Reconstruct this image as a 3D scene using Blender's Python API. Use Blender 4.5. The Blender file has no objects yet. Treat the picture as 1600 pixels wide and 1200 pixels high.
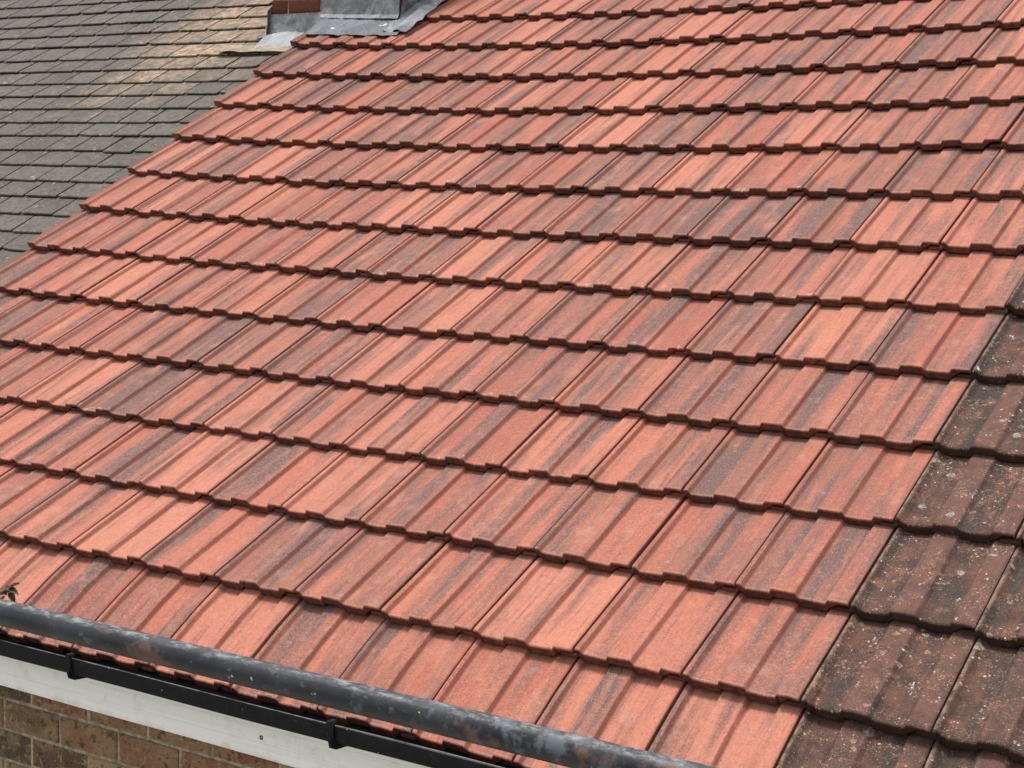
import bpy, math, random
import numpy as np
from mathutils import Matrix, Vector

# ------------------------------------------------------------------ camera
sc = bpy.context.scene
W_, H_ = 1600, 1200
F_PX = 2561.67
cam_d = bpy.data.cameras.new('camera')
cam = bpy.data.objects.new('camera', cam_d)
sc.collection.objects.link(cam)
CP = (1.44443674, -4.86433105, 0.32130505)
RW = ((0.8355511, 0.0859804, -0.5426432), (0.5488557, -0.0861663, 0.8314642), (0.0247321, -0.9925637, -0.1191872))
cam.matrix_world = Matrix(((RW[0][0], -RW[0][1], -RW[0][2], CP[0]), (RW[1][0], -RW[1][1], -RW[1][2], CP[1]),
                           (RW[2][0], -RW[2][1], -RW[2][2], CP[2]), (0, 0, 0, 1)))
cam_d.sensor_width = 36.0
cam_d.lens = F_PX / W_ * 36.0
cam_d.clip_start = 0.05
cam_d.clip_end = 3000
sc.camera = cam

# ------------------------------------------------------------------ light: bright overcast
SUN_DIR = Vector((-0.16, -0.10, 1.0)).normalized()      # towards the sun
SKY_STRENGTH, SUN_STRENGTH, SUN_ANGLE, EXPOSURE = 0.115, 1.8, 12.0, 0.93
world = bpy.data.worlds.new('World')
sc.world = world
world.use_nodes = True
wn = world.node_tree
bg = wn.nodes['Background']
sky = wn.nodes.new('ShaderNodeTexSky')
sky.sky_type = 'NISHITA'
sky.sun_disc = False
sky.sun_elevation = math.asin(SUN_DIR.z)
sky.sun_rotation = math.atan2(SUN_DIR.x, SUN_DIR.y)
sky.dust_density = 4.0
sky.air_density = 1.0
hs = wn.nodes.new('ShaderNodeHueSaturation')             # a grey, clouded sky
hs.inputs['Saturation'].default_value = 0.12
wn.links.new(sky.outputs[0], hs.inputs['Color'])
wn.links.new(hs.outputs[0], bg.inputs[0])
bg.inputs[1].default_value = SKY_STRENGTH
sl = bpy.data.lights.new('sun', 'SUN')
sl.energy = SUN_STRENGTH
sl.angle = math.radians(SUN_ANGLE)
sl.color = (1.0, 0.965, 0.92)
so = bpy.data.objects.new('sun', sl)
so.rotation_euler = SUN_DIR.to_track_quat('Z', 'Y').to_euler()
so.location = (0, 0, 20)
sc.collection.objects.link(so)
sc.view_settings.view_transform = 'Standard'
sc.view_settings.look = 'None'
sc.view_settings.gamma = 1
sc.view_settings.exposure = EXPOSURE

rng = random.Random(7)
PIT = math.radians(30)
SP, CPT = math.sin(PIT), math.cos(PIT)
G = 0.3320417          # gauge of the tile courses
TW = 0.30              # cover width of one tile

# ------------------------------------------------------------------ node helpers
class NT:
    def __init__(s, name):
        s.m = bpy.data.materials.new(name)
        s.m.use_nodes = True
        s.t = s.m.node_tree
        s.p = s.t.nodes['Principled BSDF']
    def n(s, typ, ins=None, out=0, **props):
        nd = s.t.nodes.new(typ)
        for k, v in props.items():
            setattr(nd, k, v)
        for k, v in (ins or {}).items():
            if isinstance(v, bpy.types.NodeSocket):
                s.t.links.new(v, nd.inputs[k])
            else:
                nd.inputs[k].default_value = v
        return nd.outputs[out]
    def math(s, op, a, b=0.0, c=0.0, clamp=False):
        return s.n('ShaderNodeMath', {0: a, 1: b, 2: c}, operation=op, use_clamp=clamp)
    def ramp(s, v, a, b, lo=0.0, hi=1.0):
        return s.n('ShaderNodeMapRange', {0: v, 1: a, 2: b, 3: lo, 4: hi}, interpolation_type='SMOOTHSTEP')
    def noise(s, vec, scale, detail=3.0, rough=0.55, out=0, dist=0.0):
        return s.n('ShaderNodeTexNoise', {'Vector': vec, 'Scale': scale, 'Detail': detail, 'Roughness': rough, 'Distortion': dist}, out)
    def vor(s, vec, scale, out=0, feature='F1', rnd=1.0):
        return s.n('ShaderNodeTexVoronoi', {'Vector': vec, 'Scale': scale, 'Randomness': rnd}, out, feature=feature)
    def mix(s, f, a, b, blend='MIX'):
        nd = s.t.nodes.new('ShaderNodeMix')
        nd.data_type = 'RGBA'
        nd.blend_type = blend
        for i, v in ((0, f), (6, a), (7, b)):
            if isinstance(v, bpy.types.NodeSocket):
                s.t.links.new(v, nd.inputs[i])
            else:
                nd.inputs[i].default_value = (v if i == 0 else (tuple(v) + (1.0,))[:4])
        return nd.outputs[2]
    def attr(s, name, out=0):
        return s.n('ShaderNodeAttribute', out=out, attribute_name=name)
    def sep(s, v):
        nd = s.t.nodes.new('ShaderNodeSeparateXYZ')
        s.t.links.new(v, nd.inputs[0])
        return nd.outputs
    def comb(s, x, y, z):
        return s.n('ShaderNodeCombineXYZ', {0: x, 1: y, 2: z})
    def obj(s):
        return s.n('ShaderNodeTexCoord', out=3)
    def vmath(s, op, a, b):
        return s.n('ShaderNodeVectorMath', {0: a, 1: b}, operation=op)
    def done(s, color, rough=0.85, bump=None, dist=0.002, strength=1.0, metal=0.0, spec=0.3):
        for k, v in (('Base Color', color), ('Roughness', rough), ('Metallic', metal), ('Specular IOR Level', spec)):
            if isinstance(v, bpy.types.NodeSocket):
                s.t.links.new(v, s.p.inputs[k])
            else:
                s.p.inputs[k].default_value = (tuple(v) + (1.0,))[:4] if k == 'Base Color' else v
        if bump is not None:
            b = s.n('ShaderNodeBump', {'Height': bump, 'Distance': dist, 'Strength': strength})
            s.t.links.new(b, s.p.inputs['Normal'])
        return s.m

# ------------------------------------------------------------------ materials
def mat_tile(old=False):
    k = NT('weathered_tile' if old else 'red_tile')
    uv = k.sep(k.attr('tuv', 1))              # x: m across, y: m up from the nose
    U, V = uv[0], uv[1]
    rs = k.sep(k.attr('trand', 1))
    R1, R2, R3 = rs[0], rs[1], rs[2]
    ofs = k.math('MULTIPLY', R3, 37.0)
    P = k.comb(U, V, ofs)
    # streaks that run down the slope, different in every tile
    st = k.noise(k.comb(k.math('MULTIPLY', U, 24.0), k.math('MULTIPLY', V, 1.7), ofs), 1.0, 3.0, 0.5)
    st2 = k.noise(k.comb(k.math('MULTIPLY', U, 60.0), k.math('MULTIPLY', V, 5.0), k.math('ADD', ofs, 9.0)), 1.0, 4.0, 0.6)
    cloud = k.noise(P, 16.0, 4.0, 0.6)
    grain = k.noise(P, 240.0, 3.0, 0.75)
    fine = k.noise(P, 120.0, 4.0, 0.8)
    if not old:
        base = k.mix(R1, (0.375, 0.122, 0.078), (0.258, 0.076, 0.054))
        base = k.mix(k.ramp(R2, 0.45, 1.0, 0, 0.6), base, (0.43, 0.175, 0.118))
        # each channel and rib takes the firing differently
        sec = k.math('ADD', k.math('GREATER_THAN', U, 0.097), k.math('ADD', k.math('GREATER_THAN', U, 0.163), k.math('GREATER_THAN', U, 0.241)))
        wn_ = k.n('ShaderNodeTexWhiteNoise', {1: k.math('ADD', sec, k.math('MULTIPLY', R3, 731.0))}, 0, noise_dimensions='1D')
        m1 = k.math('ADD', st, k.math('MULTIPLY', k.math('SUBTRACT', st2, 0.5), 0.40))
        m1 = k.math('ADD', m1, k.math('MULTIPLY', k.math('SUBTRACT', cloud, 0.5), 0.16))
        m1 = k.math('ADD', m1, k.math('MULTIPLY', k.math('SUBTRACT', k.noise(k.obj(), 0.9, 2.0, 0.5), 0.5), 0.22))
        m1 = k.math('ADD', m1, k.math('MULTIPLY', k.math('SUBTRACT', R2, 0.5), -0.18))
        m1 = k.math('ADD', m1, k.math('MULTIPLY', k.math('SUBTRACT', wn_, 0.40), 0.26))
        c = k.mix(k.ramp(m1, 0.40, 0.56, 0, 0.74), base, (0.165, 0.078, 0.062))
        c = k.mix(k.ramp(m1, 0.58, 0.71, 0, 0.88), c, (0.072, 0.057, 0.057))
        thin = k.noise(k.comb(k.math('MULTIPLY', U, 85.0), k.math('MULTIPLY', V, 3.0), k.math('ADD', ofs, 51.0)), 1.0, 4.0, 0.7)
        c = k.mix(k.ramp(thin, 0.56, 0.68, 0, 0.5), c, (0.095, 0.044, 0.036))
        orange = k.noise(k.comb(k.math('MULTIPLY', U, 13.0), k.math('MULTIPLY', V, 2.4), k.math('ADD', ofs, 21.0)), 1.0, 3.0, 0.6)
        orange = k.math('ADD', orange, k.math('MULTIPLY', k.math('SUBTRACT', cloud, 0.5), 0.2))
        c = k.mix(k.ramp(orange, 0.54, 0.70, 0, 0.5), c, (0.42, 0.155, 0.098))
        # pale dusty bloom
        c = k.mix(k.ramp(cloud, 0.52, 0.75, 0, 0.25), c, (0.42, 0.265, 0.210))
        c = k.mix(k.ramp(grain, 0.47, 0.66, 0.0, 0.42), c, (0.58, 0.29, 0.20))
        c = k.mix(k.ramp(grain, 0.46, 0.30, 0.0, 0.50), c, (0.12, 0.050, 0.038))
        c = k.mix(k.ramp(fine, 0.50, 0.66, 0, 0.42), c, (0.15, 0.058, 0.042))
        mott = k.noise(P, 62.0, 4.0, 0.7)
        c = k.mix(k.ramp(mott, 0.54, 0.70, 0, 0.24), c, (0.50, 0.26, 0.19))
        c = k.mix(k.ramp(mott, 0.46, 0.32, 0, 0.26), c, (0.17, 0.07, 0.055))
        # pits and dark specks
        pv = k.vor(P, 150.0, 0)
        pc = k.sep(k.vor(P, 150.0, 1))[0]
        pit = k.math('MULTIPLY', k.ramp(pv, 0.22, 0.12), k.ramp(pc, 0.74, 0.78))
        c = k.mix(k.math('MULTIPLY', pit, 0.8), c, (0.07, 0.03, 0.025))
        # pale lime marks now and then, mostly near the nose
        wv = k.vor(k.vmath('ADD', P, k.vmath('MULTIPLY', k.noise(P, 60.0, 2.0, 0.5, 1), (0.03, 0.03, 0.03))), 42.0, 0)
        wc = k.sep(k.vor(P, 42.0, 1))[1]
        near = k.ramp(V, 0.034, 0.012)
        wm = k.math('MULTIPLY', k.ramp(wv, 0.36, 0.2), k.math('MULTIPLY', near, k.ramp(R1, 0.80, 0.84)))
        wm = k.math('MULTIPLY', wm, k.ramp(fine, 0.42, 0.6))
        c = k.mix(k.math('MULTIPLY', wm, 0.6), c, (0.62, 0.48, 0.40))
        # the colour turns paler along the front arris
        arr = k.math('MULTIPLY', k.ramp(V, 0.0012, 0.002), k.ramp(V, 0.009, 0.004))
        c = k.mix(k.math('MULTIPLY', arr, k.ramp(fine, 0.3, 0.6, 0.15, 0.5)), c, (0.50, 0.23, 0.155))
        # worn dark line along each joint
        edge = k.math('MAXIMUM', k.ramp(U, 0.0, 0.008, 0.5, 0), k.ramp(U, 0.288, 0.297, 0, 0.35))
        c = k.mix(edge, c, (0.16, 0.06, 0.045))
        # dirt that gathers in the roots of the two channels; the nose face has its shade painted in
        ch = k.math('MAXIMUM', k.math('MULTIPLY', k.ramp(U, 0.0160, 0.019), k.ramp(U, 0.028, 0.024)),
                    k.math('MULTIPLY', k.ramp(U, 0.160, 0.163), k.ramp(U, 0.173, 0.169)))
        c = k.mix(k.math('MULTIPLY', ch, k.ramp(st2, 0.3, 0.65, 0.25, 0.75)), c, (0.19, 0.068, 0.048))
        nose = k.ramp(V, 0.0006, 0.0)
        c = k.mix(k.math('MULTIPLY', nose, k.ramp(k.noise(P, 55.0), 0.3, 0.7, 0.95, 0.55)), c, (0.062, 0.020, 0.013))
        h = k.math('ADD', k.math('MULTIPLY', grain, 0.4), k.math('MULTIPLY', fine, 0.9))
        h = k.math('SUBTRACT', h, k.math('MULTIPLY', pit, 0.9))
        h = k.math('ADD', h, k.math('MULTIPLY', cloud, 0.8))
        return k.done(c, k.ramp(grain, 0.2, 0.8, 0.72, 0.92), h, 0.0022, 0.8, spec=0.28)
    base = k.mix(k.ramp(cloud, 0.35, 0.65), (0.055, 0.036, 0.029), (0.125, 0.060, 0.045))
    m1 = k.math('ADD', st, k.math('MULTIPLY', k.math('SUBTRACT', st2, 0.5), 0.4))
    c = k.mix(k.ramp(m1, 0.42, 0.62, 0, 0.85), base, (0.046, 0.038, 0.034))
    raised = k.math('MAXIMUM', k.math('MULTIPLY', k.ramp(U, 0.098, 0.104), k.ramp(U, 0.160, 0.156)), k.ramp(U, 0.243, 0.25))
    rn = k.ramp(k.noise(P, 22.0, 5.0, 0.75), 0.36, 0.56, 0.3, 1.0)
    c = k.mix(k.math('MULTIPLY', k.math('MULTIPLY', raised, rn), k.ramp(R1, 0.1, 0.9, 0.35, 0.8)), c, (0.150, 0.074, 0.058))
    rust = k.noise(P, 30.0, 4.0, 0.65)
    c = k.mix(k.ramp(rust, 0.55, 0.72, 0, 0.7), c, (0.25, 0.095, 0.055))
    c = k.mix(k.ramp(fine, 0.5, 0.72, 0, 0.75), c, (0.035, 0.030, 0.026))
    c = k.mix(k.ramp(grain, 0.52, 0.72, 0, 0.5), c, (0.27, 0.185, 0.150))
    # lichen specks, ochre and white
    warp = k.vmath('ADD', P, k.vmath('MULTIPLY', k.noise(P, 260.0, 2.0, 0.5, 1), (0.010, 0.010, 0.010)))
    dens = k.noise(P, 15.0, 4.0, 0.75)
    for sc_, thr, col, hi in ((260.0, 0.52, (0.36, 0.26, 0.19), 0.40), (150.0, 0.66, (0.38, 0.22, 0.14), 0.36), (110.0, 0.84, (0.56, 0.51, 0.45), 0.36), (62.0, 0.95, (0.50, 0.45, 0.39), 0.30)):
        vd = k.vor(warp, sc_, 0)
        vc = k.sep(k.vor(warp, sc_, 1))[0]
        sp = k.math('MULTIPLY', k.ramp(vd, hi, hi * 0.55), k.ramp(vc, thr, thr + 0.04))
        sp = k.math('MULTIPLY', sp, k.ramp(dens, 0.44, 0.60, 0.05, 1.0))
        c = k.mix(sp, c, col)
    cr_w = k.vmath('ADD', P, k.vmath('MULTIPLY', k.noise(P, 90.0, 3.0, 0.6, 1), (0.022, 0.022, 0.022)))
    for s_, t_, col in ((26.0, 0.93, (0.36, 0.33, 0.29)), (40.0, 0.93, (0.36, 0.25, 0.17))):
        cd = k.vor(cr_w, s_, 0)
        cc = k.sep(k.vor(cr_w, s_, 1))[2]
        ring = k.math('MULTIPLY', k.ramp(cd, 0.34, 0.28), k.ramp(cd, 0.04, 0.2, 0.35, 1.0))
        c = k.mix(k.math('MULTIPLY', k.math('MULTIPLY', ring, k.ramp(cc, t_, t_ + 0.02)), k.ramp(grain, 0.38, 0.55, 0.1, 0.85)), c, col)
    big = k.noise(k.comb(k.math('MULTIPLY', U, 30.0), k.math('MULTIPLY', V, 14.0), ofs), 1.0, 4.0, 0.75)
    bl = k.math('MULTIPLY', k.ramp(big, 0.645, 0.69), k.ramp(R2, 0.35, 0.5))
    bl = k.math('MULTIPLY', bl, k.ramp(grain, 0.42, 0.5))
    c = k.mix(k.math('MULTIPLY', bl, 0.9), c, (0.62, 0.60, 0.57))
    ridge = k.ramp(U, 0.014, 0.008)
    c = k.mix(k.math('MULTIPLY', ridge, k.ramp(k.noise(P, 35.0, 4.0, 0.7), 0.4, 0.6, 0.05, 0.75)), c, (0.24, 0.185, 0.135))
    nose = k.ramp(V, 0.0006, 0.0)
    c = k.mix(k.math('MULTIPLY', nose, 0.75), c, (0.045, 0.026, 0.018))  # nose face darkened, its shade painted into the colour
    h = k.math('ADD', k.math('MULTIPLY', grain, 0.6), k.math('MULTIPLY', fine, 1.2))
    h = k.math('ADD', h, k.math('MULTIPLY', cloud, 1.2))
    return k.done(c, 0.93, h, 0.0035, 0.9, spec=0.2)

def mat_slate():
    k = NT('old_slate')
    o = k.obj()
    rs = k.sep(k.attr('trand', 1))
    P = k.vmath('ADD', o, k.comb(k.math('MULTIPLY', rs[2], 9.0), 0.0, 0.0))
    big = k.noise(P, 5.0, 4.0, 0.6)
    mid = k.noise(P, 26.0, 4.0, 0.65)
    fine = k.noise(P, 150.0, 4.0, 0.65)
    c = k.mix(rs[0], (0.060, 0.053, 0.044), (0.094, 0.085, 0.072))
    c = k.mix(k.ramp(big, 0.35, 0.7, 0, 0.6), c, (0.105, 0.090, 0.072))
    c = k.mix(k.ramp(mid, 0.47, 0.60, 0, 0.6), c, (0.040, 0.037, 0.033))
    c = k.mix(k.ramp(fine, 0.5, 0.75, 0, 0.5), c, (0.19, 0.16, 0.125))
    # rust-coloured run-off below the chimney's lead
    x = k.sep(o)
    dx = k.math('DIVIDE', k.math('SUBTRACT', x[0], -4.98), 0.60)
    dz = k.math('DIVIDE', k.math('SUBTRACT', x[2], 1.19), 0.50)
    d = k.math('SQRT', k.math('ADD', k.math('MULTIPLY', dx, dx), k.math('MULTIPLY', dz, dz)))
    d = k.math('ADD', k.math('MULTIPLY', d, 0.82), k.math('MULTIPLY', k.math('SUBTRACT', k.noise(k.vmath('MULTIPLY', P, (1.0, 0.3, 0.3)), 3.6, 4.0, 0.6), 0.5), 1.3))
    f = k.ramp(d, 1.05, 0.25)
    c = k.mix(k.math('MULTIPLY', k.math('MULTIPLY', f, k.ramp(rs[1], 0.0, 0.8, 0.55, 1.0)), k.ramp(mid, 0.3, 0.62, 0.95, 0.25)), c, (0.40, 0.27, 0.175))
    # lichen
    lw = k.vmath('ADD', P, k.vmath('MULTIPLY', k.noise(P, 60.0, 2.0, 0.5, 1), (0.02, 0.02, 0.02)))
    for s_, t_, col in ((46.0, 0.88, (0.24, 0.22, 0.185)), (90.0, 0.84, (0.30, 0.215, 0.15)), (30.0, 0.965, (0.40, 0.40, 0.39))):
        vd = k.vor(lw, s_, 0)
        vc = k.sep(k.vor(lw, s_, 1))[0]
        c = k.mix(k.math('MULTIPLY', k.math('MULTIPLY', k.ramp(vd, 0.38, 0.22), k.ramp(vc, t_, t_ + 0.03)), k.ramp(fine, 0.35, 0.6, 0.2, 0.8)), c, col)
    h = k.math('ADD', k.math('MULTIPLY', mid, 1.2), k.math('MULTIPLY', fine, 0.5))
    return k.done(c, 0.8, h, 0.004, 0.8, spec=0.3)

def mat_brick(tone=0):
    k = NT('brick' if not tone else 'chimney_brick')
    o = k.obj()
    rs = k.sep(k.attr('trand', 1))
    P = k.vmath('ADD', o, k.comb(k.math('MULTIPLY', rs[2], 9.0), 0.0, k.math('MULTIPLY', rs[1], 5.0)))
    big = k.noise(P, 9.0, 3.0, 0.6)
    mid = k.noise(P, 36.0, 5.0, 0.72)
    fine = k.noise(P, 140.0, 4.0, 0.75)
    if tone:
        c = k.mix(rs[0], (0.115, 0.036, 0.021), (0.17, 0.052, 0.028))
        c = k.mix(k.ramp(mid, 0.5, 0.7, 0, 0.6), c, (0.09, 0.035, 0.022))
    else:
        c = k.mix(k.ramp(rs[0], 0.3, 0.7), (0.285, 0.165, 0.085), (0.265, 0.105, 0.062))
        c = k.mix(k.ramp(rs[1], 0.55, 0.70), c, (0.105, 0.078, 0.052))
        c = k.mix(k.ramp(rs[2], 0.80, 0.9), c, (0.42, 0.30, 0.17))
        c = k.mix(k.ramp(big, 0.46, 0.60, 0, 0.55), c, (0.37, 0.245, 0.13))
        c = k.mix(k.ramp(mid, 0.535, 0.60, 0, 0.75), c, (0.046, 0.031, 0.021))
        m2 = k.noise(P, 46.0, 4.0, 0.7, dist=0.8)
        c = k.mix(k.ramp(m2, 0.56, 0.64, 0, 0.75), c, (0.43, 0.285, 0.15))
        c = k.mix(k.ramp(m2, 0.38, 0.28, 0, 0.6), c, (0.055, 0.040, 0.030))
        rim = k.attr('rim', 2)
        c = k.mix(k.math('MULTIPLY', rim, k.ramp(m2, 0.45, 0.6, 0.0, 0.45)), c, (0.33, 0.26, 0.17))
        c = k.mix(k.ramp(fine, 0.55, 0.75, 0, 0.4), c, (0.38, 0.28, 0.18))
    h = k.math('ADD', k.math('MULTIPLY', mid, 2.0), fine)
    return k.done(c, 0.92, h, 0.010, 1.0, spec=0.2)

def mat_simple(name, cols, scale=20.0, rough=0.85, dist=0.002, metal=0.0, spec=0.3, lo=0.4, hi=0.62, det=4.0):
    k = NT(name)
    o = k.obj()
    a = k.noise(o, scale, det, 0.62)
    b = k.noise(o, scale * 6.3, 4.0, 0.6)
    c = k.mix(k.ramp(a, lo, hi), cols[0], cols[1])
    if len(cols) > 2:
        c = k.mix(k.ramp(b, 0.55, 0.72, 0, 0.6), c, cols[2])
    return k.done(c, rough, k.math('ADD', a, k.math('MULTIPLY', b, 0.4)), dist, 0.7, metal, spec)

def mat_pole():
    k = NT('galvanised_steel')
    o = k.obj()
    S = k.vmath('MULTIPLY', o, (1.0, 1.0, 1.0))
    a = k.noise(S, 22.0, 5.0, 0.68)
    b = k.noise(S, 75.0, 4.0, 0.65, dist=0.5)
    g_ = k.noise(S, 7.0, 4.0, 0.6)
    x = k.sep(o)
    c = k.mix(k.ramp(g_, 0.35, 0.65), (0.010, 0.012, 0.015), (0.022, 0.026, 0.031))
    side = k.ramp(x[0], -1.0, 0.25, 0.64, 0.52)
    c = k.mix(k.math('MULTIPLY', k.ramp(k.math('SUBTRACT', a, side), -0.03, 0.10), 0.60), c, (0.105, 0.125, 0.148))
    c = k.mix(k.ramp(b, 0.60, 0.74, 0, 0.3), c, (0.16, 0.17, 0.185))
    # top highlight painted into the colour, broken up by scuff marks
    hl_scuff = k.noise(k.vmath('MULTIPLY', o, (1.0, 2.5, 2.5)), 30.0, 5.0, 0.75)
    top_hl = k.ramp(x[2], -0.470, -0.4628)
    c = k.mix(k.math('MULTIPLY', top_hl, k.ramp(hl_scuff, 0.47, 0.64, 0.10, 0.75)), c, (0.25, 0.26, 0.275))
    r = k.noise(k.vmath('ADD', o, (3.3, 0, 0)), 9.0, 5.0, 0.7)
    c = k.mix(k.ramp(r, 0.55, 0.64, 0, 0.65), c, (0.115, 0.058, 0.045))
    wv = k.vor(k.vmath('ADD', o, k.vmath('MULTIPLY', k.noise(o, 70.0, 2.0, 0.5, 1), (0.02, 0.02, 0.02))), 52.0, 0)
    wc = k.sep(k.vor(o, 52.0, 1))[0]
    c = k.mix(k.math('MULTIPLY', k.ramp(wv, 0.2, 0.1), k.ramp(wc, 0.90, 0.94)), c, (0.36, 0.36, 0.34))
    return k.done(c, k.ramp(a, 0.3, 0.7, 0.34, 0.55), k.math('ADD', a, k.math('MULTIPLY', b, 0.5)), 0.0015, 0.7, metal=0.0, spec=0.30)

LEADC = {True: ((0.075, 0.083, 0.095), (0.13, 0.142, 0.16)), False: ((0.13, 0.138, 0.148), (0.27, 0.285, 0.305)), None: ((0.09, 0.10, 0.115), (0.22, 0.235, 0.26))}
def mat_lead(name, dark):
    k = NT(name)
    o = k.obj()
    a = k.noise(o, 9.0, 5.0, 0.65, dist=0.6)
    b = k.noise(o, 45.0, 4.0, 0.65)
    c = k.mix(k.ramp(a, 0.35, 0.65), *LEADC[dark])
    c = k.mix(k.ramp(b, 0.6, 0.75, 0, 0.6), c, (0.55, 0.58, 0.60))
    if not dark:
        c = k.mix(k.ramp(k.noise(o, 16.0, 4.0, 0.6), 0.56, 0.7, 0, 0.6), c, (0.12, 0.12, 0.12))
    wv = k.vor(k.vmath('ADD', o, k.vmath('MULTIPLY', k.noise(o, 40.0, 2.0, 0.5, 1), (0.03, 0.03, 0.03))), 17.0, 0)
    wc = k.sep(k.vor(o, 17.0, 1))[0]
    c = k.mix(k.math('MULTIPLY', k.ramp(wv, 0.25, 0.16), k.ramp(wc, 0.72, 0.76)), c, (0.75, 0.72, 0.66))
    return k.done(c, k.ramp(b, 0.3, 0.7, 0.55, 0.75), k.math('ADD', a, k.math('MULTIPLY', b, 0.3)), 0.01, 0.7, metal=0.15, spec=0.5)

def mat_fascia():
    k = NT('white_upvc')
    o = k.obj()
    x = k.sep(o)
    st = k.noise(k.comb(k.math('MULTIPLY', x[0], 3.0), k.math('MULTIPLY', x[2], 70.0), 0.0), 1.0, 4.0, 0.6)
    a = k.noise(o, 14.0, 5.0, 0.65)
    hair = k.ramp(k.math('ABSOLUTE', k.math('SUBTRACT', k.noise(o, 11.0, 4.0, 0.7, dist=1.0), 0.5)), 0.012, 0.0)
    c = k.mix(k.ramp(st, 0.35, 0.7, 0, 0.5), (0.87, 0.865, 0.855), (0.77, 0.77, 0.755))
    c = k.mix(k.ramp(a, 0.5, 0.75, 0, 0.35), c, (0.58, 0.58, 0.55))
    c = k.mix(k.math('MULTIPLY', hair, k.ramp(a, 0.45, 0.6, 0, 0.3)), c, (0.35, 0.35, 0.33))
    drip = k.noise(k.comb(k.math('MULTIPLY', x[0], 16.0), 0.0, k.math('MULTIPLY', x[2], 2.5)), 1.0, 5.0, 0.75)
    c = k.mix(k.ramp(drip, 0.56, 0.70, 0, 0.28), c, (0.42, 0.40, 0.34))
    low = k.ramp(x[2], -1.185, -1.207)
    c = k.mix(k.math('MULTIPLY', low, k.ramp(a, 0.4, 0.65, 0.05, 0.4)), c, (0.45, 0.43, 0.38))
    return k.done(c, 0.42, st, 0.0006, 0.5, spec=0.45)

def mat_gutter(lip=True):
    k = NT('black_plastic' if lip else 'bracket_plastic')
    o = k.obj()
    a = k.noise(o, 18.0, 5.0, 0.65)
    b = k.noise(o, 110.0, 4.0, 0.6)
    c = k.mix(k.ramp(a, 0.4, 0.7), (0.006, 0.0065, 0.0075), (0.012, 0.013, 0.015))
    c = k.mix(k.ramp(b, 0.62, 0.74, 0, 0.35), c, (0.10, 0.10, 0.10))
    vd = k.vor(o, 55.0, 0)
    vc = k.sep(k.vor(o, 55.0, 1))[0]
    c = k.mix(k.math('MULTIPLY', k.ramp(vd, 0.16, 0.09), k.ramp(vc, 0.84, 0.88)), c, (0.32, 0.26, 0.22))
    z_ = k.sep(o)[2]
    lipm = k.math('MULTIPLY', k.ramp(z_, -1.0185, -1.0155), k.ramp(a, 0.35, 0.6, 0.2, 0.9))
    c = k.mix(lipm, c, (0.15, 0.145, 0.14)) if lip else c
    return k.done(c, k.ramp(a, 0.3, 0.7, 0.55, 0.75), b, 0.0006, 0.5, spec=0.12)

M = dict(
    tile=mat_tile(), old=mat_tile(True), slate=mat_slate(), brick=mat_brick(), chbrick=mat_brick(1),
    mortar=mat_simple('lime_mortar', ((0.36, 0.30, 0.215), (0.20, 0.165, 0.115), (0.46, 0.40, 0.30)), 40, dist=0.005),
    felt=mat_simple('roofing_felt', ((0.022, 0.017, 0.015), (0.035, 0.026, 0.022)), 30),
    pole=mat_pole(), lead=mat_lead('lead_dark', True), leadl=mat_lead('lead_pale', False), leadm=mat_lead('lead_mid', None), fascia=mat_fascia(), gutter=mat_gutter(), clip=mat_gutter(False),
    ridge=mat_simple('ridge_clay', ((0.36, 0.12, 0.075), (0.22, 0.08, 0.055), (0.15, 0.07, 0.055)), 12),
    ground=mat_simple('bounce_paving', ((0.34, 0.325, 0.30), (0.28, 0.27, 0.25), (0.36, 0.345, 0.32)), 1.5, dist=0.01),  # kept pale to bounce light up at the eaves
    grass=mat_simple('lawn', ((0.045, 0.075, 0.02), (0.07, 0.10, 0.03), (0.09, 0.09, 0.04)), 2.5, dist=0.03),
    leaf=mat_simple('leaf_olive', ((0.036, 0.033, 0.017), (0.075, 0.062, 0.034), (0.020, 0.013, 0.010)), 60, 0.6),
    bark=mat_simple('twig_bark', ((0.055, 0.040, 0.028), (0.10, 0.075, 0.055)), 60),
    strip=mat_simple('stained_lead', ((0.30, 0.235, 0.165), (0.19, 0.16, 0.125), (0.38, 0.35, 0.31)), 14),
    screw=mat_simple('rusty_screw', ((0.05, 0.035, 0.028), (0.10, 0.06, 0.04)), 200),
    clay=mat_simple('pot_clay', ((0.40, 0.20, 0.11), (0.26, 0.13, 0.08)), 8),
)

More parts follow.
